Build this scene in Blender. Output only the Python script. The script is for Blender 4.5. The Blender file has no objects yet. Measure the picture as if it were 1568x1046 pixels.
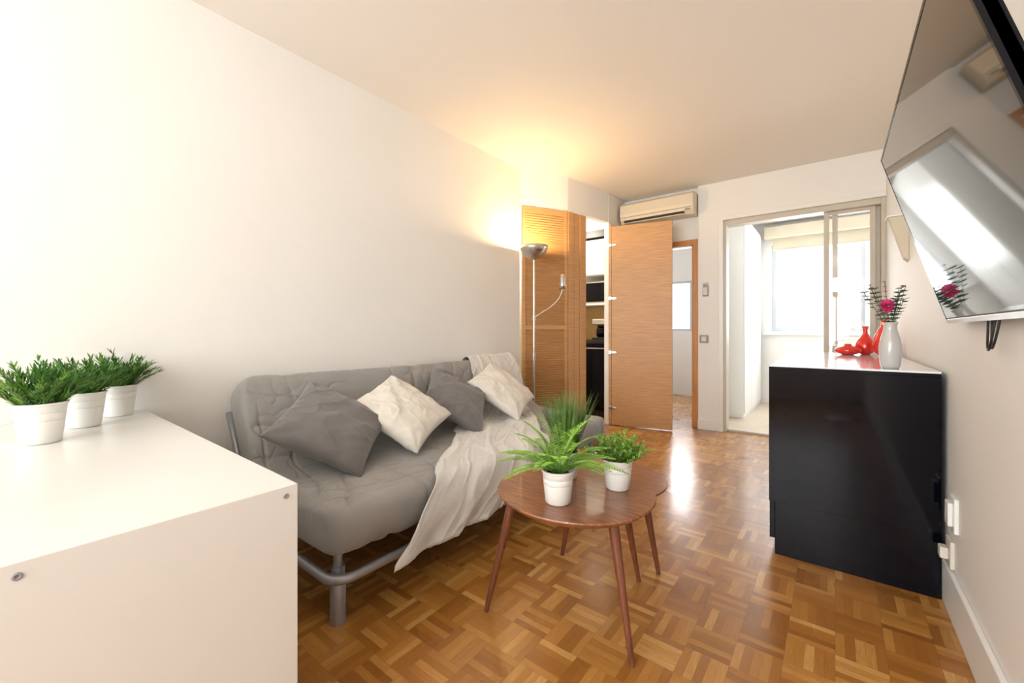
import bpy, math, random
from mathutils import Vector, Matrix, noise
random.seed(7)
S = bpy.context.scene
COL = S.collection
try:
    S.view_settings.view_transform = 'Standard'
except Exception as e:
    print(e)

# ------------------------------------------------------------ materials
MATS = {}
def mat(name, col, rough=0.5, metal=0.0, bump=0.0, bscale=40.0, var=0.0, vscale=6.0, stretch=None,
        coat=0.0, emit=None, estr=0.0, spec=None, bdist=0.01, sheen=0.0, trans=0.0, detail=3.0):
    if name in MATS: return MATS[name]
    m = bpy.data.materials.new(name); m.use_nodes = True
    nt = m.node_tree; N = nt.nodes; L = nt.links
    b = N['Principled BSDF']
    b.inputs['Base Color'].default_value = (*col, 1)
    b.inputs['Roughness'].default_value = rough
    b.inputs['Metallic'].default_value = metal
    if coat: b.inputs['Coat Weight'].default_value = coat; b.inputs['Coat Roughness'].default_value = 0.06
    if spec is not None: b.inputs['Specular IOR Level'].default_value = spec
    if sheen: b.inputs['Sheen Weight'].default_value = sheen
    if trans: b.inputs['Transmission Weight'].default_value = trans
    if emit: b.inputs['Emission Color'].default_value = (*emit, 1); b.inputs['Emission Strength'].default_value = estr
    tc = N.new('ShaderNodeTexCoord'); mp = N.new('ShaderNodeMapping')
    L.new(tc.outputs['Object'], mp.inputs['Vector'])
    if stretch: mp.inputs['Scale'].default_value = stretch
    if var > 0:
        nz = N.new('ShaderNodeTexNoise'); nz.inputs['Scale'].default_value = vscale; nz.inputs['Detail'].default_value = detail
        L.new(mp.outputs[0], nz.inputs['Vector'])
        rp = N.new('ShaderNodeValToRGB')
        rp.color_ramp.elements[0].position = 0.3; rp.color_ramp.elements[1].position = 0.7
        rp.color_ramp.elements[0].color = (*[max(0, c*(1-var)) for c in col], 1)
        rp.color_ramp.elements[1].color = (*[min(1, c*(1+var)) for c in col], 1)
        L.new(nz.outputs['Fac'], rp.inputs[0]); L.new(rp.outputs[0], b.inputs['Base Color'])
    if bump > 0:
        n2 = N.new('ShaderNodeTexNoise'); n2.inputs['Scale'].default_value = bscale; n2.inputs['Detail'].default_value = 4
        L.new(mp.outputs[0], n2.inputs['Vector'])
        bp = N.new('ShaderNodeBump'); bp.inputs['Strength'].default_value = bump; bp.inputs['Distance'].default_value = bdist
        L.new(n2.outputs['Fac'], bp.inputs['Height']); L.new(bp.outputs[0], b.inputs['Normal'])
    MATS[name] = m
    return m

M_wall = mat('wall_paint', (0.86, 0.85, 0.82), 0.6, bump=0.05, bscale=180, var=0.012, vscale=2)
M_ceil = mat('ceiling_paint', (0.91, 0.885, 0.84), 0.7, bump=0.04, bscale=150)
M_trim = mat('white_trim', (0.86, 0.86, 0.84), 0.35, var=0.01)
M_cab = mat('white_laminate', (0.77, 0.76, 0.735), 0.28, var=0.008, vscale=3)
M_black = mat('black_gloss', (0.0016, 0.0018, 0.0045), 0.06, var=0.1, spec=0.2)
M_blackm = mat('black_matte', (0.012, 0.012, 0.013), 0.45, var=0.1)
M_glasstop = mat('white_glass_top', (0.78, 0.84, 0.90), 0.12, var=0.01, coat=0.5)
M_screen = mat('tv_screen', (0.012, 0.008, 0.006), 0.035, var=0.05, coat=0.35)
M_metal = mat('brushed_steel', (0.62, 0.6, 0.57), 0.28, metal=1.0, var=0.05, vscale=30)
M_alu = mat('grey_aluminium_paint', (0.36, 0.37, 0.40), 0.4, metal=0.6, var=0.05)
M_beigealu = mat('beige_aluminium', (0.62, 0.57, 0.48), 0.45, var=0.03)
M_winframe = mat('window_frame_grey', (0.50, 0.54, 0.57), 0.45, var=0.03)
M_grey = mat('sofa_grey_cotton', (0.30, 0.29, 0.277), 0.95, bump=0.3, bscale=260, var=0.06, vscale=9, sheen=0.2, bdist=0.004)
M_pgrey = mat('cushion_dark_grey', (0.160, 0.148, 0.143), 0.95, bump=0.3, bscale=300, var=0.08, vscale=14, sheen=0.3, bdist=0.003)
M_cream = mat('cushion_cream_weave', (0.74, 0.70, 0.63), 0.95, bump=0.6, bscale=200, var=0.06, vscale=25, sheen=0.3, bdist=0.004)
M_throw = mat('throw_pale_grey', (0.66, 0.645, 0.62), 0.95, bump=0.4, bscale=300, var=0.05, vscale=18, sheen=0.3, bdist=0.003)
M_walnut = mat('walnut', (0.27, 0.10, 0.042), 0.3, var=0.42, vscale=7, stretch=(2.2, 14, 2), coat=0.25, detail=6)
M_walnutleg = mat('walnut_leg', (0.17, 0.055, 0.026), 0.35, var=0.3, vscale=9, stretch=(8, 8, 1))
M_oak = mat('oak_horizontal', (0.58, 0.32, 0.135), 0.42, var=0.17, vscale=5, stretch=(1.2, 1.2, 34), detail=7, bump=0.06, bscale=12)
M_oakframe = mat('oak_frame', (0.56, 0.25, 0.075), 0.4, var=0.14, vscale=5, stretch=(14, 14, 1.2))
M_pot = mat('white_ceramic', (0.83, 0.82, 0.78), 0.32, var=0.01)
M_soil = mat('soil', (0.03, 0.022, 0.014), 0.95, bump=0.8, bscale=120, var=0.4, vscale=60)
M_leafd = mat('leaf_dark', (0.058, 0.175, 0.024), 0.5, var=0.55, vscale=30)
M_leafm = mat('leaf_mid', (0.14, 0.30, 0.040), 0.5, var=0.5, vscale=30)
M_leaff = mat('leaf_fern', (0.24, 0.48, 0.06), 0.5, var=0.4, vscale=18)
M_leafg = mat('leaf_grass', (0.15, 0.24, 0.06), 0.55, var=0.5, vscale=40)
M_euc = mat('leaf_eucalyptus', (0.085, 0.13, 0.115), 0.6, var=0.35, vscale=30)
M_red = mat('red_glaze', (0.72, 0.022, 0.012), 0.12, var=0.05, coat=0.6)
M_flower = mat('flower_pink', (0.92, 0.07, 0.30), 0.6, var=0.2, vscale=50)
M_vase = mat('vase_grey_glass', (0.52, 0.51, 0.50), 0.2, var=0.04, coat=0.3)
M_ac = mat('ac_plastic', (0.76, 0.68, 0.53), 0.4, var=0.02)
M_tile = mat('sunroom_tile', (0.60, 0.50, 0.39), 0.35, var=0.06, vscale=4)
M_yellow = mat('kitchen_backsplash', (0.70, 0.47, 0.17), 0.35, var=0.05)
M_plastic = mat('plastic_beige', (0.70, 0.66, 0.58), 0.4, var=0.02)
M_greyp = mat('plastic_grey', (0.30, 0.30, 0.32), 0.4, var=0.02)
M_blind = mat('blind_cloth', (0.66, 0.59, 0.46), 0.7, var=0.03)
M_bulb = mat('lamp_bulb', (1, 0.8, 0.5), 0.4, emit=(1.0, 0.66, 0.32), estr=12)

def glass_mat():
    m = bpy.data.materials.new('window_glass'); m.use_nodes = True
    nt = m.node_tree; N = nt.nodes; L = nt.links
    N.remove(N['Principled BSDF'])
    t = N.new('ShaderNodeBsdfTransparent'); g = N.new('ShaderNodeBsdfGlossy'); g.inputs['Roughness'].default_value = 0.02
    f = N.new('ShaderNodeMixShader'); f.inputs[0].default_value = 0.04
    L.new(t.outputs[0], f.inputs[1]); L.new(g.outputs[0], f.inputs[2]); L.new(f.outputs[0], N['Material Output'].inputs['Surface'])
    return m
M_glass = glass_mat()

def parquet():
    m = bpy.data.materials.new('mosaic_parquet'); m.use_nodes = True
    nt = m.node_tree; N = nt.nodes; L = nt.links
    b = N['Principled BSDF']
    def mth(op, a, c=None, d=None):
        n = N.new('ShaderNodeMath'); n.operation = op
        for i, v in enumerate((a, c, d)):
            if v is None: continue
            if isinstance(v, (int, float)): n.inputs[i].default_value = v
            else: L.new(v, n.inputs[i])
        return n.outputs[0]
    tc = N.new('ShaderNodeTexCoord'); sp = N.new('ShaderNodeSeparateXYZ'); L.new(tc.outputs['Object'], sp.inputs[0])
    K = 1/0.125; NS = 5
    x = mth('MULTIPLY', sp.outputs[0], K); y = mth('MULTIPLY', sp.outputs[1], K)
    cx = mth('FLOOR', x); cy = mth('FLOOR', y)
    fx = mth('SUBTRACT', x, cx); fy = mth('SUBTRACT', y, cy)
    par = mth('FLOORED_MODULO', mth('ADD', cx, cy), 2.0)
    ip = mth('SUBTRACT', 1.0, par)
    s = mth('ADD', mth('MULTIPLY', fx, par), mth('MULTIPLY', fy, ip))
    al = mth('ADD', mth('MULTIPLY', fy, par), mth('MULTIPLY', fx, ip))
    s5 = mth('MULTIPLY', s, NS); si = mth('FLOOR', s5); fs = mth('SUBTRACT', s5, si)
    cv = N.new('ShaderNodeCombineXYZ'); L.new(cx, cv.inputs[0]); L.new(cy, cv.inputs[1]); L.new(si, cv.inputs[2])
    wn = N.new('ShaderNodeTexWhiteNoise'); wn.noise_dimensions = '3D'; L.new(cv.outputs[0], wn.inputs[0])
    cv2 = N.new('ShaderNodeCombineXYZ'); L.new(cx, cv2.inputs[0]); L.new(cy, cv2.inputs[1])
    wn2 = N.new('ShaderNodeTexWhiteNoise'); wn2.noise_dimensions = '3D'; L.new(cv2.outputs[0], wn2.inputs[0])
    gv = N.new('ShaderNodeCombineXYZ')
    L.new(mth('MULTIPLY', s5, 3.0), gv.inputs[0]); L.new(mth('MULTIPLY', al, 1.2), gv.inputs[1])
    L.new(mth('MULTIPLY', wn.outputs[0], 37.0), gv.inputs[2])
    gn = N.new('ShaderNodeTexNoise'); gn.inputs['Scale'].default_value = 2.2; gn.inputs['Detail'].default_value = 5
    L.new(gv.outputs[0], gn.inputs['Vector'])
    fac = mth('ADD', mth('MULTIPLY', wn.outputs[0], 0.60), mth('ADD', mth('MULTIPLY', wn2.outputs[0], 0.14), mth('MULTIPLY', gn.outputs['Fac'], 0.34)))
    rp = N.new('ShaderNodeValToRGB'); e = rp.color_ramp.elements
    e[0].position = 0.1; e[0].color = (0.26, 0.094, 0.015, 1)
    e[1].position = 0.95; e[1].color = (0.70, 0.42, 0.15, 1)
    e2 = e.new(0.5); e2.color = (0.385, 0.160, 0.030, 1)
    e3 = e.new(0.75); e3.color = (0.50, 0.24, 0.057, 1)
    L.new(fac, rp.inputs[0])
    d1 = mth('MINIMUM', fs, mth('SUBTRACT', 1.0, fs))
    g1 = mth('LESS_THAN', d1, 0.03)
    d2 = mth('MINIMUM', mth('MINIMUM', fx, mth('SUBTRACT', 1.0, fx)), mth('MINIMUM', fy, mth('SUBTRACT', 1.0, fy)))
    g2 = mth('LESS_THAN', d2, 0.008)
    g = mth('MAXIMUM', g1, g2)
    mx = N.new('ShaderNodeMix'); mx.data_type = 'RGBA'
    L.new(mth('MULTIPLY', g, 0.30), mx.inputs[0]); L.new(rp.outputs[0], mx.inputs[6]); mx.inputs[7].default_value = (0.14, 0.045, 0.008, 1)
    L.new(mx.outputs[2], b.inputs['Base Color'])
    rn = N.new('ShaderNodeTexNoise'); rn.inputs['Scale'].default_value = 5; L.new(tc.outputs['Object'], rn.inputs['Vector'])
    L.new(mth('ADD', mth('MULTIPLY', rn.outputs['Fac'], 0.14), mth('ADD', mth('MULTIPLY', wn2.outputs[0], 0.05), 0.20)), b.inputs['Roughness'])
    bp = N.new('ShaderNodeBump'); bp.inputs['Strength'].default_value = 0.35; bp.inputs['Distance'].default_value = 0.002
    un = N.new('ShaderNodeTexNoise'); un.inputs['Scale'].default_value = 14; L.new(tc.outputs['Object'], un.inputs['Vector'])
    hh = mth('ADD', mth('ADD', mth('MULTIPLY', wn.outputs[0], 0.35), mth('MULTIPLY', un.outputs['Fac'], 1.6)), mth('MULTIPLY', g, -0.7))
    L.new(hh, bp.inputs['Height']); L.new(bp.outputs[0], b.inputs['Normal'])
    b.inputs['Coat Weight'].default_value = 0.3; b.inputs['Coat Roughness'].default_value = 0.16
    return m
M_floor = parquet()

# ------------------------------------------------------------ mesh helpers
class MB:
    def __init__(s): s.v = []; s.f = []; s.mi = []
    def add(s, vs, fs, mi=0):
        o = len(s.v); s.v += [tuple(v) for v in vs]
        for f in fs: s.f.append(tuple(i+o for i in f)); s.mi.append(mi)
    def box(s, x0, x1, y0, y1, z0, z1, mi=0, M=None):
        vs = [Vector(p) for p in ((x0,y0,z0),(x1,y0,z0),(x1,y1,z0),(x0,y1,z0),(x0,y0,z1),(x1,y0,z1),(x1,y1,z1),(x0,y1,z1))]
        if M: vs = [M @ v for v in vs]
        s.add(vs, [(0,3,2,1),(4,5,6,7),(0,1,5,4),(1,2,6,5),(2,3,7,6),(3,0,4,7)], mi)
    def tube(s, pts, r, mi=0, seg=12, cap=True):
        pts = [Vector(p) for p in pts]; n = len(pts)
        rs = r if isinstance(r, (list, tuple)) else [r]*n
        vs = []; up = Vector((0, 0, 1)); prev = None
        for i, p in enumerate(pts):
            t = (pts[min(i+1, n-1)] - pts[max(i-1, 0)]).normalized()
            if prev is None:
                a = t.cross(up)
                if a.length < 1e-3: a = t.cross(Vector((1, 0, 0)))
            else:
                a = prev - t*prev.dot(t)
            a.normalize(); prev = a; bq = t.cross(a)
            for k in range(seg):
                th = 2*math.pi*k/seg
                vs.append(p + (a*math.cos(th) + bq*math.sin(th))*rs[i])
        fs = []
        for i in range(n-1):
            for k in range(seg):
                k2 = (k+1) % seg
                fs.append((i*seg+k, i*seg+k2, (i+1)*seg+k2, (i+1)*seg+k))
        if cap:
            fs.append(tuple(range(seg))[::-1]); fs.append(tuple((n-1)*seg+k for k in range(seg)))
        s.add(vs, fs, mi)
    def lathe(s, prof, c=(0,0,0), mi=0, seg=40, M=None):
        c = Vector(c); vs = []; n = len(prof)
        for r, z in prof:
            for k in range(seg):
                th = 2*math.pi*k/seg
                v = Vector((r*math.cos(th), r*math.sin(th), z))
                vs.append((M @ v if M else v) + c)
        fs = [(i*seg+k, i*seg+(k+1) % seg, (i+1)*seg+(k+1) % seg, (i+1)*seg+k) for i in range(n-1) for k in range(seg)]
        s.add(vs, fs, mi)
    def obj(s, name, mats, parent=None, smooth=False, bevel=0.0, sub=0, auto=None):
        me = bpy.data.meshes.new(name); me.from_pydata(s.v, [], s.f)
        if not isinstance(mats, (list, tuple)): mats = [mats]
        for m in mats: me.materials.append(m)
        for p, i in zip(me.polygons, s.mi): p.material_index = i; p.use_smooth = smooth
        me.update()
        import bmesh
        bm = bmesh.new(); bm.from_mesh(me); bmesh.ops.recalc_face_normals(bm, faces=bm.faces); bm.to_mesh(me); bm.free()
        o = bpy.data.objects.new(name, me); COL.objects.link(o)
        if parent: o.parent = parent
        if bevel:
            b = o.modifiers.new('bevel', 'BEVEL'); b.width = bevel; b.segments = 3; b.limit_method = 'ANGLE'; b.angle_limit = math.radians(40)
        if sub:
            q = o.modifiers.new('sub', 'SUBSURF'); q.levels = sub; q.render_levels = sub
        if auto and smooth:
            me.set_sharp_from_angle(angle=math.radians(auto))
        return o
def empty(name, loc=(0,0,0)):
    e = bpy.data.objects.new(name, None); COL.objects.link(e); e.empty_display_size = 0.1
    return e
def box(name, x0, x1, y0, y1, z0, z1, m, parent=None, bevel=0.0):
    b = MB(); b.box(x0, x1, y0, y1, z0, z1); return b.obj(name, m, parent, bevel=bevel)

# ------------------------------------------------------------ room shell
H = 2.50; XL = -2.30; XR = 0.33; YB = 4.60; YR = -3.2
b = MB(); b.box(-2.75, XR+0.1, YR-0.1, YB+0.08, -0.1, 0); b.box(-2.75, -1.07, YB+0.08, 6.9, -0.1, 0); b.obj('floor', M_floor)
box('floor_sunroom', -1.07, 1.3, YB+0.08, 6.9, -0.1, 0.0, M_tile)
box('ceiling', -3.0, 1.3, YR-0.1, 6.9, H, H+0.1, M_ceil)
box('wall_left', XL-0.12, XL, YR-0.1, 3.06, 0, H, M_wall)
box('wall_right', XR, XR+0.12, YR-0.1, YB+0.1, 0, H, M_wall)
b = MB(); b.box(XL, -2.15, YR-0.12, YR, 0, H); b.box(0.2, XR, YR-0.12, YR, 0, H); b.box(-2.15, 0.2, YR-0.12, YR, 0, 0.6); b.box(-2.15, 0.2, YR-0.12, YR, 2.35, H)
b.obj('wall_rear', M_wall)
b = MB()
for x in (-2.15, -1.0, 0.14): b.box(x, x+0.06, YR-0.1, YR-0.04, 0.6, 2.35)
for z in (0.6, 2.29): b.box(-2.15, 0.2, YR-0.098, YR-0.042, z, z+0.06)
b.obj('window_1', M_trim, bevel=0.004)
b = MB()
b.box(-1.93, -1.84, YB, YB+0.1, 0, H)
b.box(-1.84, -1.17, YB, YB+0.1, 1.92, H)
b.box(-1.17, -1.115, YB, YB+0.1, 0, H)
b.box(-1.115, -0.88, YB-0.05, YB+0.1, 0, H)
b.box(-0.88, XR, YB-0.05, YB+0.1, 2.11, H)
b.obj('wall_far', M_wall)
b = MB(); b.box(-2.95, -1.98, 4.98, 5.06, 0, H); b.box(-3.0, -2.92, 3.0, 5.06, 0, H); b.box(-2.92, XL-0.12, 2.98, 3.06, 0, H)
b.box(-1.98, -1.93, 4.165, 5.06, 0, H); b.obj('wall_kitchen', M_wall)
box('floor_kitchen', -2.95, -2.75, 3.0, 5.06, -0.1, 0, M_floor)
path = [(-2.30, 3.06), (-2.045, 3.50), (-1.99, 3.78), (-1.932, 4.163)]
b = MB()
for i in range(len(path)-1):
    p = Vector(path[i]); q = Vector(path[i+1]); d = (q-p).normalized(); n = Vector((-d.y, d.x))*0.06
    zb = 2.18
    vs = [(p.x,p.y,zb),(q.x,q.y,zb),(q.x+n.x,q.y+n.y,zb),(p.x+n.x,p.y+n.y,zb)]
    vs += [(a[0], a[1], H) for a in vs]
    b.add(vs, [(0,3,2,1),(4,5,6,7),(0,1,5,4),(1,2,6,5),(2,3,7,6),(3,0,4,7)])
b.obj('wall_bulkhead', M_wall)
b = MB(); b.box(-2.8, -2.7, 5.06, 6.9, 0, H); b.obj('wall_bedroom_left', M_wall)
b = MB()
b.box(-2.7, -2.45, 6.8, 6.9, 0, H); b.box(-1.75, -1.12, 6.8, 6.9, 0, H); b.box(-2.45, -1.75, 6.8, 6.9, 0, 1.0); b.box(-2.45, -1.75, 6.8, 6.9, 1.8, H)
b.obj('wall_bedroom_far', M_wall)
box('wall_divider', -1.12, -1.05, YB+0.1, 6.9, 0, H, M_wall)
b = MB()
for x in (-2.449, -2.12, -1.791): b.box(x, x+0.04, 6.82, 6.86, 1.001, 1.799)
for z in (1.002, 1.758): b.box(-2.448, -1.752, 6.822, 6.858, z, z+0.04)
b.obj('window_2', M_winframe)
b = MB(); b.box(-1.05, -0.70, 6.8, 6.9, 0, H); b.box(-0.70, 1.15, 6.8, 6.9, 0, 1.0); b.box(-0.70, 1.15, 6.8, 6.9, 2.2, H); b.box(1.15, 1.2, 6.8, 6.9, 0, H)
b.obj('wall_sunroom_far', M_wall)
box('wall_sunroom_right', 1.2, 1.3, YB, 6.9, 0, H, M_wall)
box('wall_sunroom_near', XR+0.12, 1.2, YB, YB+0.1, 0, H, M_wall)
b = MB()
for x in (-0.699, 0.25, 1.095): b.box(x, x+0.05, 6.81, 6.86, 1.001, 2.199)
for z in (1.002, 2.148): b.box(-0.698, 1.144, 6.813, 6.857, z, z+0.05)
b.obj('window_3', M_winframe)
b = MB(); b.box(-0.80, 1.19, 6.74, 6.799, 0.955, 0.985); b.obj('trim_3', M_trim)
e = empty('roller_blind')
box('cassette', -0.78, 1.15, 6.64, 6.795, 2.28, 2.44, M_blind, e, 0.015)
box('cloth', -0.68, 1.12, 6.74, 6.75, 2.13, 2.30, M_blind, e)
bb = MB(); bb.tube([(-0.68, 6.745, 2.125), (1.12, 6.745, 2.125)], 0.012); bb.obj('bottom_bar', M_beigealu, e)
e = empty('sunroom_wardrobe')
box('carcass', -1.045, -0.83, 5.38, 6.69, 0.0, 2.35, M_trim, e, 0.004)
for i in range(3): box('door_%d' % (i+1), -0.83, -0.815, 5.39+i*0.434, 5.39+i*0.434+0.428, 0.06, 2.33, M_trim, e, 0.003)
e = empty('white_garden_chair')
b = MB()
sx, sy = -0.12, 5.95
for dx in (0, 0.38):
    b.tube([(sx+dx, sy, 0), (sx+dx, sy, 0.44)], 0.012); b.tube([(sx+dx, sy+0.38, 0), (sx+dx, sy+0.38, 0.44), (sx+dx, sy+0.43, 0.93)], 0.012)
for z in (0.60, 0.72, 0.84, 0.92): b.tube([(sx, sy+0.395+(z-0.55)*0.1, z), (sx+0.38, sy+0.395+(z-0.55)*0.1, z)], 0.010)
b.obj('frame', M_trim, e, smooth=True, auto=50)
box('seat', sx-0.02, sx+0.40, sy-0.02, sy+0.38, 0.44, 0.465, M_trim, e, 0.008)
e = empty('door_2')
b = MB()
yd = YB+0.01
b.box(-0.88, -0.855, yd-0.04, yd+0.085, 0.0, 2.11); b.box(XR-0.03, XR, yd-0.04, yd+0.085, 0.0, 2.11); b.box(-0.855, XR-0.03, yd-0.04, yd+0.085, 2.06, 2.11)
b.box(-0.855, XR-0.03, yd-0.0, yd+0.085, 0.0, 0.022)
b.obj('outer_frame', M_beigealu, e, bevel=0.003)
def sash(name, x0, x1, y):
    b = MB(); w = 0.038
    b.box(x0, x0+w, y, y+0.025, 0.024, 2.06); b.box(x1-w, x1, y, y+0.025, 0.024, 2.06)
    b.box(x0+w, x1-w, y, y+0.025, 0.024, 0.09); b.box(x0+w, x1-w, y, y+0.025, 2.03, 2.06)
    b.obj(name, M_beigealu, e, bevel=0.003)
    box(name+'_glass', x0+w, x1-w, y+0.01, y+0.014, 0.09, 2.03, M_glass, e)
sash('sash_1', -0.02, XR-0.03, yd+0.045); sash('sash_2', -0.080, XR-0.06, yd+0.012)
b = MB()
b.box(-1.17, -1.115, YB-0.025, YB, 0, 1.965); b.box(-1.895, -1.84, YB-0.025, YB, 0, 1.965); b.box(-1.84, -1.17, YB-0.025, YB, 1.905, 1.965)
b.box(-1.19, -1.17, YB, YB+0.1, 0, 1.92); b.box(-1.84, -1.82, YB, YB+0.1, 0, 1.92); b.box(-1.82, -1.19, YB, YB+0.1, 1.90, 1.92)
b.obj('trim_1', M_oakframe, bevel=0.004)
box('baseboard_right', XR-0.015, XR, YR, YB-0.05, 0, 0.155, M_trim, bevel=0.004)
box('baseboard_left', XL, XL+0.015, YR, 3.04, 0, 0.10, M_trim, bevel=0.004)
b = MB(); b.box(-1.117, -0.878, YB-0.065, YB-0.05, 0, 0.10); b.obj('baseboard_far', M_trim, bevel=0.003)
b = MB(); b.box(-0.92, -0.88, YB-0.062, YB-0.05, 0.101, 2.15); b.box(-0.88, XR, YB-0.062, YB-0.05, 2.11, 2.15); b.obj('trim_2', M_trim, bevel=0.003)

# ------------------------------------------------------------ closet louvre doors
def frame_mat(p, q):
    p = Vector((p[0], p[1], 0)); q = Vector((q[0], q[1], 0)); d = (q-p).normalized(); n = Vector((0,0,1)).cross(d)
    M = Matrix((( d.x, n.x, 0, p.x), (d.y, n.y, 0, p.y), (0, 0, 1, 0), (0, 0, 0, 1))); return M, (q-p).length
def louvre(name, p, q, z0, z1, st=0.03):
    M, w = frame_mat(p, q); b = MB()
    b.box(0, st, 0, 0.03, z0, z1, 0, M); b.box(w-st, w, 0, 0.03, z0, z1, 0, M)
    for a, c in ((z0, z0+0.09), (z1-0.06, z1), (1.02, 1.06)): b.box(st, w-st, 0.002, 0.028, a, c, 0, M)
    z = z0+0.09
    while z < z1-0.08:
        if not (0.99 < z < 1.06):
            R = M @ Matrix.Translation((0, 0.014, z+0.012)) @ Matrix.Rotation(math.radians(-62), 4, 'X')
            b.box(st, w-st, -0.014, 0.014, -0.003, 0.003, 0, R)
        z += 0.0225
    b.box(st, w-st, 0.022, 0.03, z0+0.05, z1-0.05, 0, M)
    return b.obj(name, M_oak, e)
e = empty('door_3')
louvre('panel_1', (-2.285, 3.085), (-2.05, 3.50), 0.012, 2.17)
M, w = frame_mat((-2.043, 3.51), (-1.99, 3.77)); b = MB()
b.box(0, w*0.3, 0, 0.03, 0.012, 2.17, 0, M); b.box(w*0.32, w*0.62, 0.004, 0.034, 0.012, 2.17, 0, M); b.box(w*0.64, w, 0, 0.03, 0.012, 2.17, 0, M)
b.obj('panel_2', M_oak, e, bevel=0.003)
e = empty('door_1')
M, w = frame_mat((-1.875, 4.12), (-1.285, 4.25)); b = MB()
b.box(0, w, 0, 0.035, 0.012, 2.118, 0, M); b.obj('leaf', M_oak, e, bevel=0.003)
b = MB(); b.box(-0.028, -0.003, 0.005, 0.04, 0.012, 2.15, 0, M); b.obj('jamb', M_oak, e, bevel=0.003)
b = MB()
for z in (0.19, 0.78, 1.354, 1.92):
    b.box(0.0, 0.045, -0.006, 0.0, z-0.012, z+0.012, 0, M); b.box(-0.03, 0.0, -0.012, 0.004, z-0.018, z+0.018, 0, M)
    b.box(0.02, 0.055, -0.012, 0.0, z-0.006, z+0.006, 0, M)
b.obj('hinges', M_metal, e, bevel=0.002)

# ------------------------------------------------------------ kitchenette
e = empty('kitchen_cabinet')
box('base', -2.88, -2.0, 4.42, 4.96, 0.08, 0.86, M_black, e, 0.003)
box('plinth', -2.88, -2.0, 4.46, 4.96, 0.0, 0.08, M_blackm, e)
box('worktop', -2.9, -1.985, 4.40, 4.97, 0.86, 0.90, M_blackm, e, 0.004)
box('base_door', -2.40, -2.01, 4.40, 4.42, 0.10, 0.85, M_black, e, 0.003)
box('base_handle', -2.33, -2.08, 4.385, 4.392, 0.80, 0.812, M_metal, e)
box('backsplash', -2.90, -1.985, 4.955, 4.975, 0.90, 1.32, M_yellow, e)
box('shelf', -2.9, -1.985, 4.55, 4.975, 1.32, 1.345, M_trim, e)
box('upper_cabinet', -2.9, -1.985, 4.52, 4.975, 1.67, 2.10, M_trim, e, 0.003)
box('upper_door', -2.42, -2.0, 4.50, 4.518, 1.68, 2.09, M_trim, e, 0.003)
box('top_panel', -2.9, -1.985, 4.47, 4.975, 2.12, 2.20, M_blackm, e)
e = empty('microwave_oven')
box('case', -2.50, -2.02, 4.56, 4.90, 1.347, 1.60, M_metal, e, 0.006)
box('door', -2.48, -2.13, 4.545, 4.558, 1.36, 1.59, M_black, e, 0.004)
box('control_panel', -2.12, -2.03, 4.55, 4.558, 1.36, 1.59, M_metal, e, 0.003)
bb = MB(); bb.tube([(-2.145, 4.53, 1.38), (-2.145, 4.53, 1.57)], 0.006); bb.obj('handle', M_metal, e)
e = empty('coffee_machine')
box('base', -2.30, -2.12, 4.50, 4.74, 0.902, 0.93, M_blackm, e, 0.005)
box('column', -2.30, -2.12, 4.64, 4.74, 0.93, 1.13, M_blackm, e, 0.01)
box('head', -2.30, -2.12, 4.50, 4.74, 1.08, 1.15, M_metal, e, 0.012)
bb = MB(); bb.lathe([(0.0, 0.935), (0.05, 0.935), (0.06, 0.98), (0.055, 1.04), (0.035, 1.06), (0, 1.06)], (-2.21, 4.57, 0)); bb.obj('carafe', M_black, e, smooth=True)

# ------------------------------------------------------------ air conditioner
e = empty('air_conditioner')
prof = [(4.595, 2.20), (4.44, 2.20), (4.405, 2.235), (4.39, 2.30), (4.395, 2.40), (4.43, 2.425), (4.595, 2.425)]
b = MB(); x0, x1 = -1.90, -1.125; n = len(prof)
b.add([(x0, p[0], p[1]) for p in prof]+[(x1, p[0], p[1]) for p in prof],
      [tuple(range(n)), tuple(range(2*n-1, n-1, -1))]+[(i, (i+1) % n, n+(i+1) % n, n+i) for i in range(n)])
b.obj('body', M_ac, e, bevel=0.006)
box('air_slot', x0+0.05, x1-0.09, 4.398, 4.43, 2.214, 2.232, M_blackm, e)
box('front_groove', x0+0.01, x1-0.01, 4.386, 4.39, 2.262, 2.266, M_greyp, e)
box('flap', x0+0.05, x1-0.09, 4.40, 4.425, 2.200, 2.207, M_ac, e)
box('badge', x1-0.08, x1-0.03, 4.39, 4.398, 2.235, 2.25, M_greyp, e)
e = empty('ac_remote_control'); box('holder', -1.07, -1.015, YB-0.062, YB-0.051, 1.36, 1.47, M_greyp, e, 0.004); box('handset', -1.065, -1.02, YB-0.078, YB-0.062, 1.37, 1.50, M_plastic, e, 0.005); box('display', -1.06, -1.025, YB-0.08, YB-0.078, 1.45, 1.485, M_greyp, e)
e = empty('light_switch'); box('plate', -1.10, -1.015, YB-0.06, YB-0.051, 0.885, 0.965, M_greyp, e, 0.003); box('rocker', -1.08, -1.035, YB-0.066, YB-0.06, 0.90, 0.95, M_plastic, e, 0.002)

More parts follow.
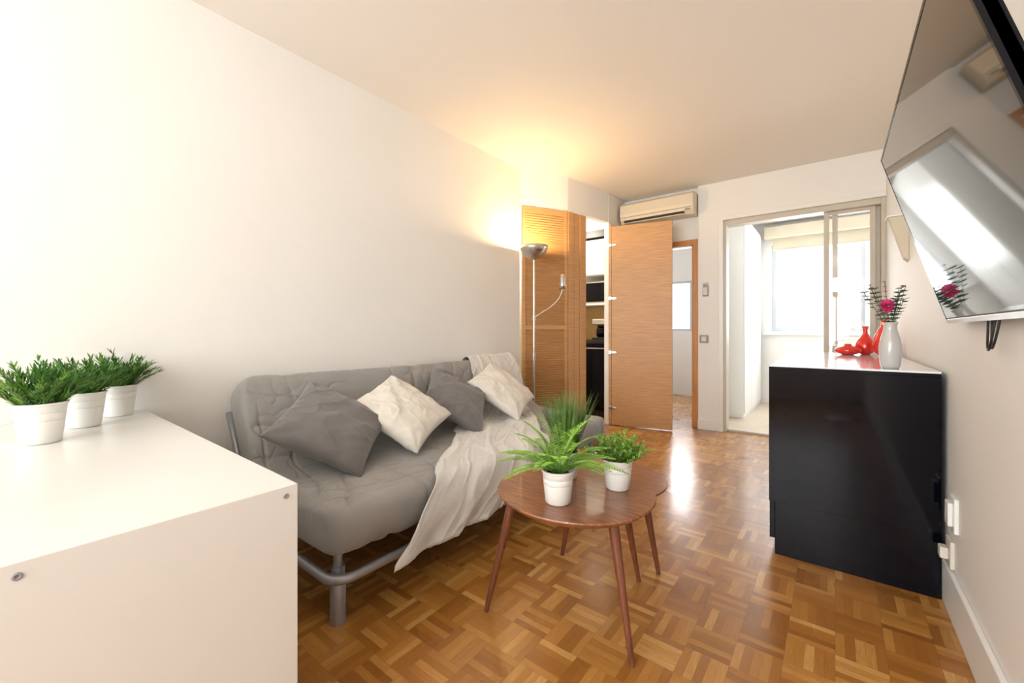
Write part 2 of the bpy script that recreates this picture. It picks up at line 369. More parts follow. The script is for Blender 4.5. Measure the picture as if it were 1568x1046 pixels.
# ------------------------------------------------------------ sideboard, foreground left
e = empty('white_sideboard')
cx0, cx1, cy0, cy1, ch = -2.275, -0.908, -0.005, 0.416, 0.675
box('side_panel_right', cx1-0.03, cx1, cy0, cy1, 0, ch, M_cab, e, 0.0015)
box('side_panel_left', cx0, cx0+0.03, cy0, cy1, 0, ch, M_cab, e, 0.0015)
box('top', cx0+0.03, cx1-0.03, cy0, cy1, ch-0.035, ch-0.0003, M_cab, e, 0.0008)
box('bottom', cx0+0.03, cx1-0.03, cy0, cy1-0.02, 0.05, 0.07, M_cab, e)
box('plinth', cx0+0.03, cx1-0.03, cy1-0.05, cy1-0.03, 0, 0.05, M_cab, e)
box('back', cx0+0.03, cx1-0.03, cy0+0.003, cy0+0.01, 0.05, ch-0.035, M_cab, e)
for i in range(3):
    a = cx0+0.033+i*0.4357
    box('door_%d' % (i+1), a, a+0.4327, cy1-0.019, cy1-0.001, 0.055, ch-0.038, M_cab, e, 0.0015)
for k, y in enumerate((0.030, 0.392)):
    b = MB(); R = Matrix.Rotation(math.radians(90), 4, 'Y')
    b.lathe([(0, 0.0006), (0.0022, 0.0006), (0.0028, 0.0022), (0.0052, 0.002), (0.0058, 0)], (cx1, y, 0.655), M=R, seg=24)
    b.obj('cam_screw_%d' % (k+1), M_greyp, e, smooth=True)

# ------------------------------------------------------------ plants
def pot(name, c, r0=0.041, r1=0.053, h=0.108, parent=None):
    b = MB()
    b.lathe([(0, 0), (r0-0.004, 0), (r0, 0.004), (r0+(r1-r0)*0.55, h*0.55), (r0+(r1-r0)*0.56-0.0015, h*0.56), (r0+(r1-r0)*0.57, h*0.575),
             (r0+(r1-r0)*0.74, h*0.74), (r0+(r1-r0)*0.75-0.0015, h*0.755), (r0+(r1-r0)*0.77, h*0.77), (r1-0.001, h-0.008), (r1+0.002, h-0.006), (r1+0.002, h), (r1-0.004, h), (r1-0.006, h-0.02), (0, h-0.02)], c)
    b.obj('pot', M_pot, parent, smooth=True, auto=50)
    b = MB(); b.lathe([(0, h-0.014), (r1-0.012, h-0.014), (r1-0.007, h-0.019)], c); b.obj('soil', M_soil, parent)
def leaf(b, p, d, l, w, mi=0, droop=0.25):
    d = d.normalized(); s = d.cross(Vector((random.uniform(-.3,.3), random.uniform(-.3,.3), 1)))
    if s.length < 1e-3: s = Vector((1,0,0))
    s.normalize(); n = s.cross(d)
    m1 = p+d*l*0.35; m2 = p+d*l*0.7 - Vector((0,0,1))*l*droop*0.4; t = p+d*l - Vector((0,0,1))*l*droop
    b.add([p, m1+s*w*0.5, m2+s*w*0.42, t, m2-s*w*0.42, m1-s*w*0.5, m1-n*w*0.12, m2-n*w*0.1],
          [(0,1,6),(1,2,7,6),(2,3,7),(0,6,5),(6,7,4,5),(7,3,4)], mi)
def sprigs(c, h, n, L0, L1, leafl, leafw, spread, mats, parent, step=0.010, up=0.5, xmin=-9, per=3):
    b = MB(); c = Vector(c)+Vector((0,0,h-0.015))
    for i in range(n):
        az = random.uniform(0, 2*math.pi); q = math.sqrt(random.random()); lean = q*spread
        base = c+Vector((math.cos(az), math.sin(az), 0))*q*0.034
        L = random.uniform(L0, L1)*(1-0.2*q); mi = random.choice((0,0,1))
        d = Vector((math.cos(az)*math.sin(lean), math.sin(az)*math.sin(lean), math.cos(lean)))
        k = max(4, int(L/step)); pts = []; p = base.copy()
        wob = Vector((random.uniform(-1,1), random.uniform(-1,1), 0))*0.05
        for j in range(k+1):
            pts.append(p.copy()); d = (d+wob+Vector((math.cos(az), math.sin(az), 0))*0.03).normalized(); p = p+d*L/k
        b.tube(pts, 0.0009, mi, seg=3, cap=False)
        for j in range(1, k+1):
            for m in range(per):
                a2 = random.uniform(0, 2*math.pi)
                o = Vector((math.cos(a2), math.sin(a2), 0)); dd = (o*(1-up)+d*up+Vector((0,0,.15)))
                leaf(b, pts[j], dd, leafl*random.uniform(.7, 1.15), leafw, mi, 0.12)
        leaf(b, pts[-1], d, leafl, leafw, mi, 0.1)
    b.v = [(max(v[0], xmin+0.0003*(i % 7)), v[1], v[2]) for i, v in enumerate(b.v)]
    return b.obj('foliage', mats, parent)
for (x, y) in ((-1.835, 0.105), (-2.035, 0.215), (-2.195, 0.325)):
    e = empty('potted_plant'); c = (x, y, ch)
    pot('p', c, 0.043, 0.056, 0.118, e)
    sprigs(c, 0.118, 85, 0.085, 0.145, 0.034, 0.0046, 0.80, [M_leafd, M_leafm], e, 0.013, 0.68, xmin=-2.292)

TT = 0.45
e = empty('potted_fern'); c = (-0.706, 1.145, TT+0.0005); pot('p', c, 0.041, 0.051, 0.106, e)
b = MB(); cc = Vector(c)+Vector((0,0,0.09))
for i in range(27):
    az = 2*math.pi*i/27*2.0+random.uniform(-.2,.2); L = random.uniform(0.18, 0.26); lean = random.uniform(0.35, 0.85) if i % 3 else random.uniform(0.0, 0.35)
    if i % 3 == 0: L *= 0.9
    d = Vector((math.cos(az)*math.sin(lean), math.sin(az)*math.sin(lean), math.cos(lean))); p = cc+Vector((math.cos(az), math.sin(az), 0))*0.012
    K = 28; pts = []
    for j in range(K+1):
        pts.append(p.copy()); d = (d+Vector((math.cos(az)*0.03, math.sin(az)*0.03, -0.028-0.016*lean))).normalized(); p = p+d*L/K
    b.tube(pts, [0.0014*(1-0.7*j/K) for j in range(K+1)], 1, seg=4, cap=False)
    for j in range(4, K):
        t = (pts[j+1]-pts[j-1]).normalized(); s = t.cross(Vector((0,0,1)))
        if s.length < 1e-2: s = Vector((1,0,0))
        s.normalize(); q = j/K; ll = 0.031*math.sin(math.pi*(0.16+0.82*q))**0.8
        for sg in (-1, 1): leaf(b, pts[j], s*sg+t*0.35+Vector((0,0,0.12)), ll, 0.0066, 0, 0.1)
b.obj('fronds', [M_leaff, M_leafm], e)
e = empty('potted_grass'); c = (-0.80, 1.36, TT+0.0005); pot('p', c, 0.038, 0.047, 0.10, e)
b = MB(); cc = Vector(c)+Vector((0,0,0.085))
for i in range(420):
    az = random.uniform(0, 6.283); q = math.sqrt(random.random()); lean = q*0.30; L = random.uniform(0.16, 0.26)
    p = cc+Vector((math.cos(az), math.sin(az), 0))*q*0.032
    d = Vector((math.cos(az)*math.sin(lean), math.sin(az)*math.sin(lean), math.cos(lean))); s = Vector((-math.sin(az+random.uniform(-1,1)), math.cos(az), 0)).normalized()
    K = 5; vs = []; w = random.uniform(0.0012, 0.0022)
    for j in range(K+1):
        ww = w*(1-(j/K)**2*0.9); vs += [p+s*ww, p-s*ww]; d = (d+Vector((math.cos(az), math.sin(az), 0))*random.uniform(0.01, 0.05)).normalized(); p = p+d*L/K
    b.add(vs, [(2*j, 2*j+1, 2*j+3, 2*j+2) for j in range(K)], random.choice((0,0,1)))
b.obj('blades', [M_leafg, M_leafd], e)
e = empty('potted_plant'); c = (-0.603, 1.375, TT+0.0005); pot('p', c, 0.040, 0.051, 0.104, e)
sprigs(c, 0.104, 80, 0.065, 0.12, 0.018, 0.0058, 0.92, [M_leafm, M_leaff], e, 0.010, 0.45)

# ------------------------------------------------------------ nesting tables
def rtri(R, rot, k=0.09, n=72):
    pts = []
    for i in range(n):
        th = 2*math.pi*i/n; r = R*(1+k*math.cos(3*(th-rot)))
        pts.append((r*math.cos(th), r*math.sin(th)))
    return pts
def table(cx, cy, R, rot, top, feet, k):
    e = empty('coffee_table')
    P = rtri(1, rot, k); n = len(P); b = MB()
    rings = [(R-0.022, top-0.024), (R-0.004, top-0.010), (R, top-0.004), (R-0.002, top), (R-0.010, top)]
    vs = []
    for r, z in rings: vs += [(cx+p[0]*r, cy+p[1]*r, z) for p in P]
    fs = [(i*n+j, i*n+(j+1) % n, (i+1)*n+(j+1) % n, (i+1)*n+j) for i in range(len(rings)-1) for j in range(n)]
    fs += [tuple(range(n))[::-1], tuple((len(rings)-1)*n+j for j in range(n))]
    b.add(vs, fs); b.obj('table_top', M_walnut, e, smooth=True, auto=35)
    for i, (fx, fy) in enumerate(feet):
        f = Vector((fx, fy, 0)); ctr = Vector((cx, cy, 0)); tpt = f.lerp(ctr, 0.32); tpt.z = top-0.022
        b = MB(); b.tube([f, f.lerp(tpt, 0.5), tpt], [0.0085, 0.013, 0.018], seg=20); b.obj('leg_%d' % (i+1), M_walnutleg, e, smooth=True, auto=50)
        b = MB(); a = Vector((tpt.x, tpt.y, top-0.032)); b.lathe([(0, 0), (0.032, 0), (0.034, 0.009), (0, 0.009)], a); b.obj('leg_plate_%d' % (i+1), M_walnutleg, e)
table(-0.72, 1.285, 0.272, math.radians(205), TT, [(-0.985, 1.11), (-0.478, 1.195), (-0.62, 1.62)], 0.012)
table(-0.745, 1.60, 0.235, math.radians(-20), 0.40, [(-0.575, 1.72), (-0.965, 1.60), (-0.80, 1.82)], 0.012)

# ------------------------------------------------------------ sofa bed
e = empty('sofa_bed')
cl = [(-1.315, 0.325), (-1.45, 0.322), (-1.62, 0.322), (-1.78, 0.328), (-1.89, 0.345), (-1.965, 0.395), (-2.02, 0.48), (-2.075, 0.58), (-2.12, 0.665), (-2.15, 0.725)]
def resample(pts, n, a=0.0, z=0.0):
    P = [Vector(p) for p in pts]; d = [0]
    for i in range(1, len(P)): d.append(d[-1]+(P[i]-P[i-1]).length)
    T = d[-1]; out = []
    for k in range(n):
        s = a+(T-a-z)*k/(n-1); i = 1
        while i < len(P)-1 and d[i] < s: i += 1
        t = (s-d[i-1])/(d[i]-d[i-1]); out.append(P[i-1].lerp(P[i], t))
    return out
def smooth(P, it=3):
    for _ in range(it):
        Q = [P[0]]
        for i in range(len(P)-1):
            Q += [P[i].lerp(P[i+1], .25), P[i].lerp(P[i+1], .75)]
        Q.append(P[-1]); P = Q
    return P
CLS = smooth([Vector(p) for p in cl], 2)
HT = 0.078
def outline(n, a, ht):
    C = resample(CLS, n, a, a); tops = []; bots = []
    for i, p in enumerate(C):
        t = (C[min(i+1, n-1)]-C[max(i-1, 0)]).normalized(); nn = Vector((t.y, -t.x))
        if nn.y < 0 and abs(t.x) > 0.5: nn = -nn
        tops.append(p+nn*ht); bots.append(p-nn*ht)
    def cap(p, t, nn, ht, m=7):
        out = []
        for k in range(1, m+1):
            a = math.pi*k/(m+1); sx = math.sin(a)**0.6; cx = math.copysign(abs(math.cos(a))**0.75, math.cos(a))
            out.append(p+t*sx*ht*0.72+nn*cx*ht)
        return out
    t0 = (C[0]-C[1]).normalized(); n0 = (tops[0]-C[0]).normalized()
    t1 = (C[-1]-C[-2]).normalized(); n1 = (tops[-1]-C[-1]).normalized()
    return tops + cap(C[-1], t1, n1, ht) + bots[::-1] + cap(C[0], t0, -n0, ht)
Y0, Y1 = 0.70, 2.73
b = MB(); NY = 340; NP = 190; rings = []
Rr = 0.09; re = 0.035
def ridge(v, w):
    x = abs(noise.noise(v))/w
    return max(0.0, 1-x)**2
def crease(X, Y, Z):
    mask = max(0, min(1, 0.6+1.8*noise.noise(Vector((X*2.3+7, Y*2.0, Z*2.3)))))
    a = ridge(Vector((X*2.2+Y*5.0+3, Y*2.4-X*1.5, Z*3-Y*4.0)), 0.12)*0.012*mask
    mask2 = max(0, min(1, 0.55+1.8*noise.noise(Vector((X*2.9-3, Y*2.4+5, Z*2.3)))))
    a += ridge(Vector((X*9-Y*3+8, Y*3.5+X*2, Z*9+Y*2)), 0.12)*0.010*mask2
    a += ridge(Vector((X*11+Y*9, Y*12-X*6, Z*12)), 0.14)*0.0045*(mask+mask2)*0.6
    return a
for j in range(NY+1):
    u = j/NY; y = Y0+(Y1-Y0)*(0.5-0.5*math.cos(math.pi*u))*0.35+(Y1-Y0)*u*0.65
    dy = min(y-Y0, Y1-y)
    a = Rr-math.sqrt(max(0, Rr*Rr-(Rr-min(dy, Rr))**2))
    ht = HT*(0.70+0.30*math.sqrt(max(0, 1-(1-min(dy, re)/re)**2)))
    O = outline(NP, a*0.8, ht)
    ring = []; m = len(O)
    for i, p in enumerate(O):
        t = (O[(i+1) % m]-O[i-1]).normalized(); nn = Vector((-t.y, t.x))
        v3 = Vector((p.x, y, p.y))
        amt = noise.noise(Vector((p.x*2.5, y*1.8, p.y*2.5)))*0.009 + crease(p.x, y, p.y)
        ring.append(v3+Vector((nn.x, 0, nn.y))*amt)
    rings.append(ring)
m = len(rings[0])
vs = [v for r in rings for v in r]
fs = [(j*m+i, j*m+(i+1) % m, (j+1)*m+(i+1) % m, (j+1)*m+i) for j in range(NY) for i in range(m)]
for base in (0, NY*m):
    lo = list(range(NP)); hi = [NP+7+(NP-1-i) for i in range(NP)]
    for i in range(NP-1): fs.append((base+lo[i], base+lo[i+1], base+hi[i+1], base+hi[i]))
    fs.append(tuple(base+k for k in range(NP-1, NP+8)))
    fs.append(tuple(base+k for k in list(range(2*NP+6, m))+[0]))
b.add(vs, fs)
b.obj('mattress', M_grey, e, smooth=True)
b = MB()
zr = 0.170
def arc(c, r, a0, a1, z, n=8): return [(c[0]+r*math.cos(a0+(a1-a0)*k/n), c[1]+r*math.sin(a0+(a1-a0)*k/n), z) for k in range(n+1)]
pts = [(-2.16, 0.71, zr)]+arc((-1.36, 0.78), 0.07, -math.pi/2, 0, zr)+arc((-1.36, 2.62), 0.07, 0, math.pi/2, zr)+[(-2.16, 2.69, zr)]
b.tube(pts, 0.0165, seg=14)
b.tube([(-2.16, 0.71, zr), (-2.16, 2.69, zr)], 0.016)
b.tube([(-1.75, 0.71, zr), (-1.75, 2.69, zr)], 0.015)
b.obj('frame_rail', M_alu, e, smooth=True, auto=60)
b = MB()
for x, y in ((-1.352, 0.755), (-1.352, 2.62), (-2.12, 0.76), (-2.12, 2.62)):
    b.lathe([(0, 0), (0.025, 0), (0.026, 0.004), (0.026, 0.150), (0.023, 0.155), (0.023, 0.195), (0, 0.195)], (x, y, 0), seg=28)
    b.lathe([(0.015, 0.19), (0.015, 0.252), (0, 0.252)], (x, y, 0), seg=20)
b.obj('legs', M_alu, e, smooth=True, auto=40)
b = MB()
for k in range(12):
    y = 0.86+k*0.152; b.box(-2.0, -1.38, y, y+0.05, 0.222, 0.238)
b.box(-1.40, -1.37, 0.82, 2.6, 0.212, 0.245); b.box(-1.99, -1.96, 0.82, 2.6, 0.2, 0.245)
b.obj('slats', M_blackm, e)
b = MB(); b.tube([(-1.98, 0.71, 0.17), (-2.08, 0.71, 0.38), (-2.235, 0.71, 0.62)], 0.014); b.tube([(-1.98, 2.69, 0.17), (-2.08, 2.69, 0.38), (-2.235, 2.69, 0.62)], 0.014); b.obj('back_brackets', M_alu, e, smooth=True)

# throw blanket
C = resample(CLS, 140); n = len(C); topp = []
for i, p in enumerate(C):
    t = (C[min(i+1, n-1)]-C[max(i-1, 0)]).normalized(); nn = Vector((t.y, -t.x))
    if nn.y < 0 and abs(t.x) > 0.5: nn = -nn
    topp.append((p+nn*(HT+0.020), nn))
t0 = (C[0]-C[1]).normalized(); n0 = topp[0][1]; front = []
for k in range(1, 9):
    a = math.pi*0.5*k/8; front.append((C[0]+(t0*math.sin(a)**0.6+n0*math.cos(a)**0.75)*(HT+0.018) if k < 8 else C[0]+t0*(HT+0.014), (t0*math.sin(a)+n0*math.cos(a))))
last = front[-1][0]
for k in range(1, 12): front.append((last+Vector((0.004*math.sin(k*0.5), -0.014*k)), Vector((1, 0))))
t1 = (C[-1]-C[-2]).normalized(); n1 = topp[-1][1]; back = []
for k in range(1, 12):
    a = math.pi*0.9*k/11; dv = (t1*math.sin(a)**0.7+n1*math.cos(a)); back.append((C[-1]+dv*(HT+0.012), dv))
line = front[::-1]+topp+back
d = [0]
for i in range(1, len(line)): d.append(d[-1]+(line[i][0]-line[i-1][0]).length)
def interp(x, tb):
    if x <= tb[0][0]: return tb[0][1]
    for i in range(1, len(tb)):
        if x <= tb[i][0]:
            q = (x-tb[i-1][0])/(tb[i][0]-tb[i-1][0]); q = q*q*(3-2*q)*0.5+q*0.5; return tb[i-1][1]*(1-q)+tb[i][1]*q
    return tb[-1][1]
T = d[-1]
ylT = [(0, 0.87), (0.15, 1.00), (0.27, 1.13), (0.72, 1.67), (0.92, 1.93), (1.15, 2.14), (T, 2.24)]
yrT = [(0, 1.78), (0.15, 1.86), (0.27, 1.95), (0.72, 2.42), (0.92, 2.60), (1.15, 2.69), (T, 2.71)]
b = MB(); W = 130; vs = []
for i, (p, nn) in enumerate(line):
    s = d[i]; yl = interp(s, ylT); yr = interp(s, yrT); bk = max(0, min(1, (s-0.8)/0.3))
    for k in range(W+1):
        q = k/W; y = yl+(yr-yl)*q+(0.008*math.sin(s*40+q*3)*(1 if k in (0, W) else 0.3))*(1-bk)
        f = 0.014*max(0, math.sin(q*17+s*3.5+noise.noise(Vector((s*3, q*4, 0)))*3))**3*(1-0.6*bk)+0.012*max(0, noise.noise(Vector((q*5+s*3, s*4, 2))))*(1-0.5*bk)
        f += ridge(Vector((q*6+s*2, s*6-q*3, 6)), 0.13)*0.007+ridge(Vector((q*9-s*4, s*5+q*3, 9)), 0.12)*0.004
        if s < 0.16: f += 0.014*math.sin(q*24+1.0)*(1-s/0.16)+0.012
        vs.append((p.x+nn.x*f, y, p.y+nn.y*f+(0.02*q if s < 0.02 else 0)))
b.add(vs, [(i*(W+1)+k, i*(W+1)+k+1, (i+1)*(W+1)+k+1, (i+1)*(W+1)+k) for i in range(len(line)-1) for k in range(W)])
o = b.obj('throw_blanket', M_throw, None, smooth=True)
sm = o.modifiers.new('solid', 'SOLIDIFY'); sm.thickness = 0.005; sm.offset = 1

# cushions
def cushion(center, N, rot, size, m, thick=0.075, seed=0):
    b = MB(); G = 60; vs = []; c = Vector(center); N = Vector(N).normalized()
    hx = (Vector((0,1,0))-N*N.y).normalized(); vy = N.cross(hx)
    if vy.z < 0: vy = -vy
    cr, sr = math.cos(rot), math.sin(rot); ax = hx*cr+vy*sr; ay = -hx*sr+vy*cr
    idx = {}
    for side in (1, -1):
        for i in range(G+1):
            for j in range(G+1):
                u = -1+2*i/G; v = -1+2*j/G
                edge = i in (0, G) or j in (0, G)
                if edge and (1, i, j) in idx: idx[(side, i, j)] = idx[(1, i, j)]; continue
                x = u*(1-0.085*(1-v*v))*size/2; y = v*(1-0.085*(1-u*u))*size/2
                hh = thick*max(0, (1-u*u)*(1-v*v))**0.42
                wr = noise.noise(Vector((u*2.2+seed, v*2.2, side*3)))*0.013
                r_ = math.hypot(abs(u)-1, abs(v)-1); an = math.atan2(1-abs(v), 1-abs(u)+1e-6)
                wr += 0.006*math.sin(an*8+seed+(2 if u > 0 else 0)+(1 if v > 0 else 0))*max(0, 1-r_/0.95)
                wr += ridge(Vector((u*1.7+seed, v*1.7+u*1.5, side)), 0.16)*0.0055
                wr += ridge(Vector((u*3.2-seed, v*2.2-u*2, side)), 0.16)*0.003
                z = side*(hh+wr*(0 if edge else min(1, hh/0.03)))
                if edge: z += 0.008*noise.noise(Vector((u*4+seed, v*4, 5)))
                idx[(side, i, j)] = len(vs); vs.append(c+ax*x+ay*y+N*z)
    fs = []
    for side in (1, -1):
        for i in range(G):
            for j in range(G):
                f = [idx[(side, i, j)], idx[(side, i+1, j)], idx[(side, i+1, j+1)], idx[(side, i, j+1)]]
                fs.append(tuple(f if side > 0 else f[::-1]))
    b.add(vs, fs); return b.obj('throw_pillow', m, None, smooth=True)
cushion((-1.79, 0.975, 0.575), (.60, .02, .80), math.radians(43), 0.43, M_pgrey, seed=1)
cushion((-1.79, 1.36, 0.585), (.58, .0, .82), math.radians(27), 0.42, M_cream, seed=5)
cushion((-1.82, 1.775, 0.585), (.62, .0, .78), math.radians(45), 0.40, M_pgrey, seed=9)
cushion((-1.80, 2.20, 0.60), (.62, .05, .78), math.radians(24), 0.42, M_cream, seed=13)

# ------------------------------------------------------------ floor lamp
e = empty('floor_lamp'); lx, ly = -2.07, 2.96
b = MB(); b.lathe([(0, 0), (0.13, 0), (0.132, 0.006), (0.125, 0.018), (0.03, 0.028), (0.012, 0.04), (0, 0.04)], (lx, ly, 0), seg=48); b.obj('base', M_metal, e, smooth=True, auto=50)
b = MB(); b.tube([(lx, ly, 0.03), (lx, ly, 1.64)], 0.0095, seg=16); b.lathe([(0.0, 0.75), (0.015, 0.75), (0.015, 0.81), (0, 0.81)], (lx, ly, 0), seg=20); b.lathe([(0, 1.10), (0.014, 1.10), (0.014, 1.14), (0, 1.14)], (lx, ly, 0), seg=20)
b.obj('pole', M_metal, e, smooth=True, auto=50)
b = MB(); outer = [(0.012, 1.625), (0.022, 1.632), (0.05, 1.640), (0.08, 1.657), (0.105, 1.685), (0.120, 1.72), (0.124, 1.745)]
b.lathe(outer+[(0.122, 1.745)]+[(max(0.001, r-0.003), z+0.003) for r, z in outer[::-1][1:]], (lx, ly, 0), seg=48); b.obj('bowl_shade', M_metal, e, smooth=True)
b = MB(); b.lathe([(0.0, 1.655), (0.02, 1.66), (0.03, 1.69), (0.022, 1.705), (0, 1.71)], (lx, ly, 0)); b.obj('bulb', M_bulb, e, smooth=True)
P = [Vector(q) for q in ((lx, ly, 1.12), (lx+0.05, ly+0.03, 1.16), (lx+0.12, ly+0.08, 1.21), (lx+0.18, ly+0.12, 1.28), (lx+0.205, ly+0.14, 1.36), (lx+0.205, ly+0.14, 1.42))]
b = MB(); b.tube(smooth(P, 2), 0.005, seg=10); b.obj('gooseneck', M_metal, e, smooth=True)
b = MB(); b.lathe([(0, 1.50), (0.014, 1.498), (0.024, 1.47), (0.027, 1.41), (0.033, 1.37), (0.031, 1.37), (0.022, 1.41), (0, 1.42)], (lx+0.205, ly+0.14, 0), seg=28); b.obj('reading_shade', M_metal, e, smooth=True)

# ------------------------------------------------------------ black dresser
e = empty('black_dresser')
dx0, dx1, dy0, dy1 = -0.215, 0.312, 2.20, 3.78
box('plinth', dx0+0.015, dx1-0.005, dy0+0.004, dy1-0.01, 0, 0.10, M_blackm, e)
box('carcass', dx0, dx1, dy0, dy1, 0.0, 0.825, M_black, e, 0.002)
box('side_panel_near', dx0-0.022, dx1, dy0-0.002, dy0+0.02, 0.235, 0.829, M_black, e, 0.001)
for r in range(3):
    for cidx in range(2):
        y0 = dy0+0.022+cidx*0.775; z0 = 0.06+0.255*r
        box('drawer_%d' % (r*2+cidx+1), dx0-0.022, dx0-0.001, y0, y0+0.77, z0, z0+0.25, M_black, e, 0.002)
        bb = MB(); yy = y0+0.385; zz = z0+0.20
        bb.tube([(dx0-0.02, yy-0.08, zz), (dx0-0.05, yy-0.08, zz), (dx0-0.05, yy+0.08, zz), (dx0-0.02, yy+0.08, zz)], 0.006, seg=10); bb.obj('handle_%d' % (r*2+cidx+1), M_blackm, e)
box('black_top', dx0-0.022, dx1, dy0-0.004, dy1, 0.829, 0.842, M_black, e, 0.001)
box('glass_top', dx0-0.022, dx1, dy0-0.004, dy1, 0.8423, 0.850, M_glasstop, e, 0.001)
DZ = 0.8502
e = empty('flower_vase'); vx, vy = 0.178, 2.29
b = MB(); b.lathe([(0, 0), (0.026, 0), (0.031, 0.01), (0.036, 0.06), (0.036, 0.09), (0.030, 0.125), (0.022, 0.155), (0.021, 0.175), (0.025, 0.188), (0.022, 0.188), (0.018, 0.17), (0.02, 0.15), (0, 0.13)], (vx, vy, DZ)); b.obj('vase', M_vase, e, smooth=True)
b = MB(); c = Vector((vx, vy, DZ+0.15))
for i in range(13):
    az = 6.283*i/13+random.uniform(-.3,.3); lean = random.uniform(0.15, 0.62); L = random.uniform(0.10, 0.185)
    d = Vector((math.cos(az)*math.sin(lean), math.sin(az)*math.sin(lean), math.cos(lean))); p = c.copy(); pts = [p.copy()]
    K = 10
    for j in range(K): p = p+d*(L/K+0.003); pts.append(p.copy())
    b.tube(pts, 0.0011, 1, seg=4, cap=False)
    fl = (i % 4 == 1)
    for j in range(3, K+1):
        for sg in range(3):
            a2 = random.uniform(0, 6.283); o_ = Vector((math.cos(a2), math.sin(a2), 0.4))
            if fl:
                if j > 6: leaf(b, pts[j], o_, 0.011, 0.009, 2, 0)
            else: leaf(b, pts[j], o_, 0.020, 0.017, 0, 0.1)
for k in range(110):
    o_ = Vector((random.gauss(0,1), random.gauss(0,1), random.gauss(0,1))).normalized(); leaf(b, c+Vector((-0.012, -0.02, 0.105))+o_*0.009, o_, 0.020, 0.016, 2, 0)
b.obj('stems', [M_euc, M_leafd, M_flower], e)
def rv(name, x, y, prof):
    b = MB(); b.lathe(prof, (x, y, DZ)); b.obj(name, M_red, None, smooth=True)
rv('red_vase', 0.155, 3.54, [(0, 0), (0.022, 0), (0.045, 0.02), (0.054, 0.05), (0.046, 0.085), (0.025, 0.115), (0.012, 0.14), (0.012, 0.165), (0.02, 0.185), (0.017, 0.185), (0.009, 0.165), (0.008, 0.14), (0, 0.13)])
rv('red_vase', 0.235, 3.40, [(0, 0), (0.022, 0), (0.045, 0.02), (0.056, 0.06), (0.05, 0.11), (0.028, 0.16), (0.013, 0.195), (0.013, 0.215), (0.022, 0.235), (0.018, 0.235), (0.009, 0.215), (0.009, 0.195), (0, 0.18)])
rv('red_bowl', 0.065, 3.46, [(0, 0), (0.03, 0), (0.06, 0.012), (0.073, 0.028), (0.06, 0.045), (0.03, 0.056), (0.018, 0.062), (0.022, 0.07), (0.018, 0.07), (0.012, 0.062), (0, 0.055)])

# ------------------------------------------------------------ television
e = empty('television')
A = Vector((0.285, 0, 1.03)); Bp = Vector((0.125, 0, 1.59)); upv = (Bp-A).normalized(); hgt = (Bp-A).length
yv = Vector((0, 1, 0)); nv = yv.cross(upv)
if nv.x > 0: nv = -nv
ty0, ty1 = 0.875, 1.905
M = Matrix(((yv.x, upv.x, nv.x, A.x), (yv.y, upv.y, nv.y, ty0), (yv.z, upv.z, nv.z, A.z), (0,0,0,1)))
w = ty1-ty0
b = MB(); b.box(0, w, 0, hgt, -0.022, -0.001, 0, M); b.obj('case', M_blackm, e, bevel=0.004)
b = MB(); b.box(0.006, w-0.006, 0.014, hgt-0.006, -0.0008, 0.0012, 0, M); b.obj('screen', M_screen, e)
b = MB(); b.box(0.0, w, -0.004, 0.010, -0.022, 0.002, 0, M); b.obj('lower_bezel', M_metal, e, bevel=0.001)
b = MB(); b.box(0.0, 0.008, 0, hgt, -0.022, 0.002, 0, M); b.box(w-0.005, w, 0, hgt, -0.022, 0.002, 0, M); b.box(0, w, hgt-0.006, hgt, -0.022, 0.002, 0, M); b.obj('side_bezel', M_black, e)
box('wall_mount_plate', XR-0.02, XR, 1.2, 1.6, 1.15, 1.5, M_blackm, e)
b = MB(); b.tube([(XR-0.01, 1.28, 1.2), (0.27, 1.28, 1.19)], 0.012); b.tube([(XR-0.01, 1.28, 1.45), (0.19, 1.28, 1.45)], 0.012); b.tube([(XR-0.01, 1.52, 1.2), (0.27, 1.52, 1.19)], 0.012); b.tube([(XR-0.01, 1.52, 1.45), (0.19, 1.52, 1.45)], 0.012); b.obj('mount_arms', M_blackm, e)
b = MB()
for k, dy in enumerate((0, 0.035)):
    P = [Vector(q) for q in ((0.31, 1.46+dy, 1.10), (0.30, 1.45+dy, 1.02), (0.295, 1.47+dy, 0.965-0.012*k), (0.305, 1.54+dy, 0.955), (0.312, 1.57+dy, 1.0), (0.31, 1.55+dy, 1.10))]
    b.tube(smooth(P, 3), 0.0025, seg=8)
b.obj('cables', M_blackm, e, smooth=True)

e = empty('wall_bracket')
b = MB(); ya, yb_ = 3.22, 3.30; vs = [(XR, ya, 1.66), (XR, ya, 1.40), (XR-0.02, ya, 1.42), (XR-0.085, ya, 1.66), (XR, yb_, 1.66), (XR, yb_, 1.40), (XR-0.02, yb_, 1.42), (XR-0.085, yb_, 1.66)]
b.add(vs, [(3,2,1,0),(4,5,6,7),(0,1,5,4),(1,2,6,5),(2,3,7,6),(3,0,4,7)]); b.obj('bracket', M_blind, e, bevel=0.003)
box('top_plate', XR-0.095, XR, ya-0.01, yb_+0.01, 1.66, 1.668, M_trim, e, 0.002)
e = empty('wall_socket'); box('plate', XR-0.012, XR, 2.03, 2.11, 0.31, 0.43, M_trim, e, 0.003); box('cover', XR-0.025, XR-0.012, 2.045, 2.095, 0.33, 0.41, M_trim, e, 0.003)
e = empty('wall_socket'); box('plate', XR-0.012, XR, 2.09, 2.17, 0.165, 0.26, M_plastic, e, 0.003); box('plug', XR-0.035, XR-0.012, 2.11, 2.15, 0.19, 0.23, M_plastic, e, 0.004)

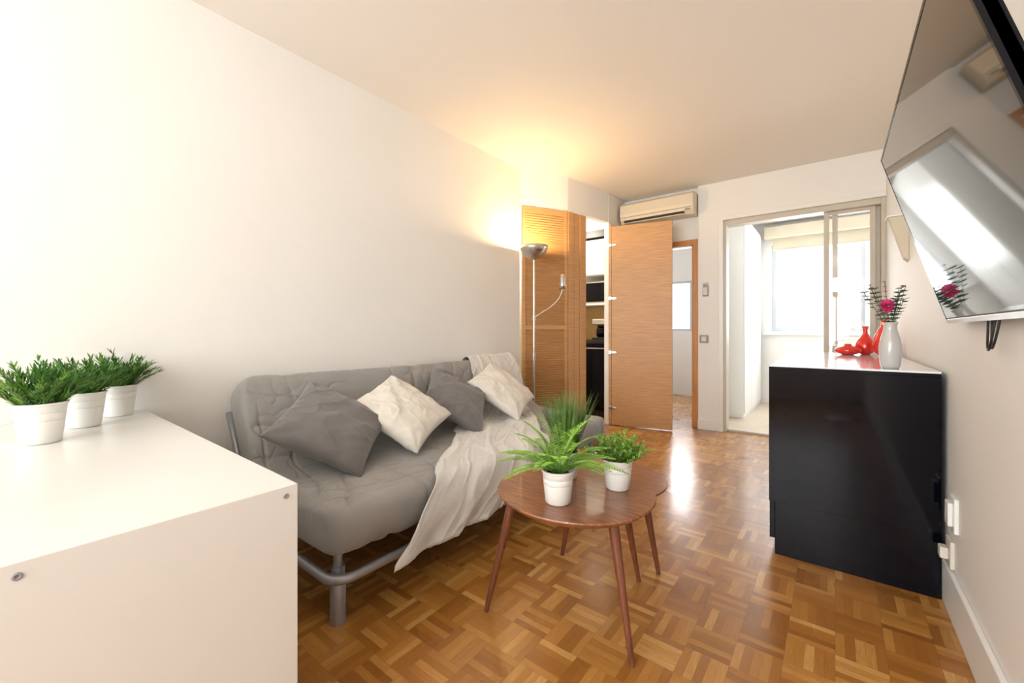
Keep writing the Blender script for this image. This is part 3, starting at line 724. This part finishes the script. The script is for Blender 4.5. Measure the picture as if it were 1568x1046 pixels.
# ------------------------------------------------------------ added torchiere, unseen behind the camera, to brighten the ceiling
e = empty('added_fill_torchiere'); qx, qy = 0.02, -1.6
b = MB(); b.lathe([(0, 0), (0.13, 0), (0.13, 0.02), (0.012, 0.03), (0.012, 1.70), (0.03, 1.71), (0.13, 1.80), (0.135, 1.83), (0.13, 1.83), (0.03, 1.73), (0, 1.73)], (qx, qy, 0)); b.obj('stand_and_bowl', M_metal, e, smooth=True, auto=40)

# ------------------------------------------------------------ lights
w = bpy.data.worlds.new('World'); S.world = w; w.use_nodes = True
bg = w.node_tree.nodes['Background']; bg.inputs[0].default_value = (0.94, 0.97, 1.0, 1); bg.inputs[1].default_value = 1.5
def area(name, loc, rot, sx, sy, pw, col=(1,1,1)):
    l = bpy.data.lights.new(name, 'AREA'); l.shape = 'RECTANGLE'; l.size = sx; l.size_y = sy; l.energy = pw; l.color = col
    o = bpy.data.objects.new(name, l); COL.objects.link(o); o.location = loc; o.rotation_euler = [math.radians(a) for a in rot]; return o
area('daylight_rear_window', (-0.98, YR-0.16, 1.48), (90, 0, 0), 2.3, 1.7, 138, (0.95, 0.98, 1.0))
area('daylight_sunroom', (0.22, 6.92, 1.6), (-90, 0, 0), 1.8, 1.15, 68, (0.95, 0.98, 1.0))
area('daylight_bedroom', (-2.1, 6.92, 1.4), (-90, 0, 0), 0.65, 0.75, 30, (0.97, 0.98, 1.0))
def point(name, loc, pw, col, r=0.03):
    l = bpy.data.lights.new(name, 'POINT'); l.energy = pw; l.color = col; l.shadow_soft_size = r
    o = bpy.data.objects.new(name, l); COL.objects.link(o); o.location = loc
point('lamp_light', (lx, ly, 1.735), 24, (1.0, 0.64, 0.30), 0.02)
point('kitchen_fill_light', (-2.45, 4.1, 2.2), 30, (1.0, 0.90, 0.74), 0.08)  # added fill without a fixture, brightens the dark kitchenette
point('ceiling_fill_light', (qx, qy, 1.87), 38, (1.0, 0.94, 0.85), 0.06)  # added uplight behind the camera, bounced off the ceiling as fill

cam = bpy.data.cameras.new('camera'); co = bpy.data.objects.new('camera', cam); COL.objects.link(co)
co.location = (0, 0, 1.0); co.rotation_euler = (math.radians(90), 0, math.radians(38.0))
cam.sensor_width = 36; cam.lens = 14.54; cam.shift_y = -0.0096; cam.clip_start = 0.02
S.camera = co
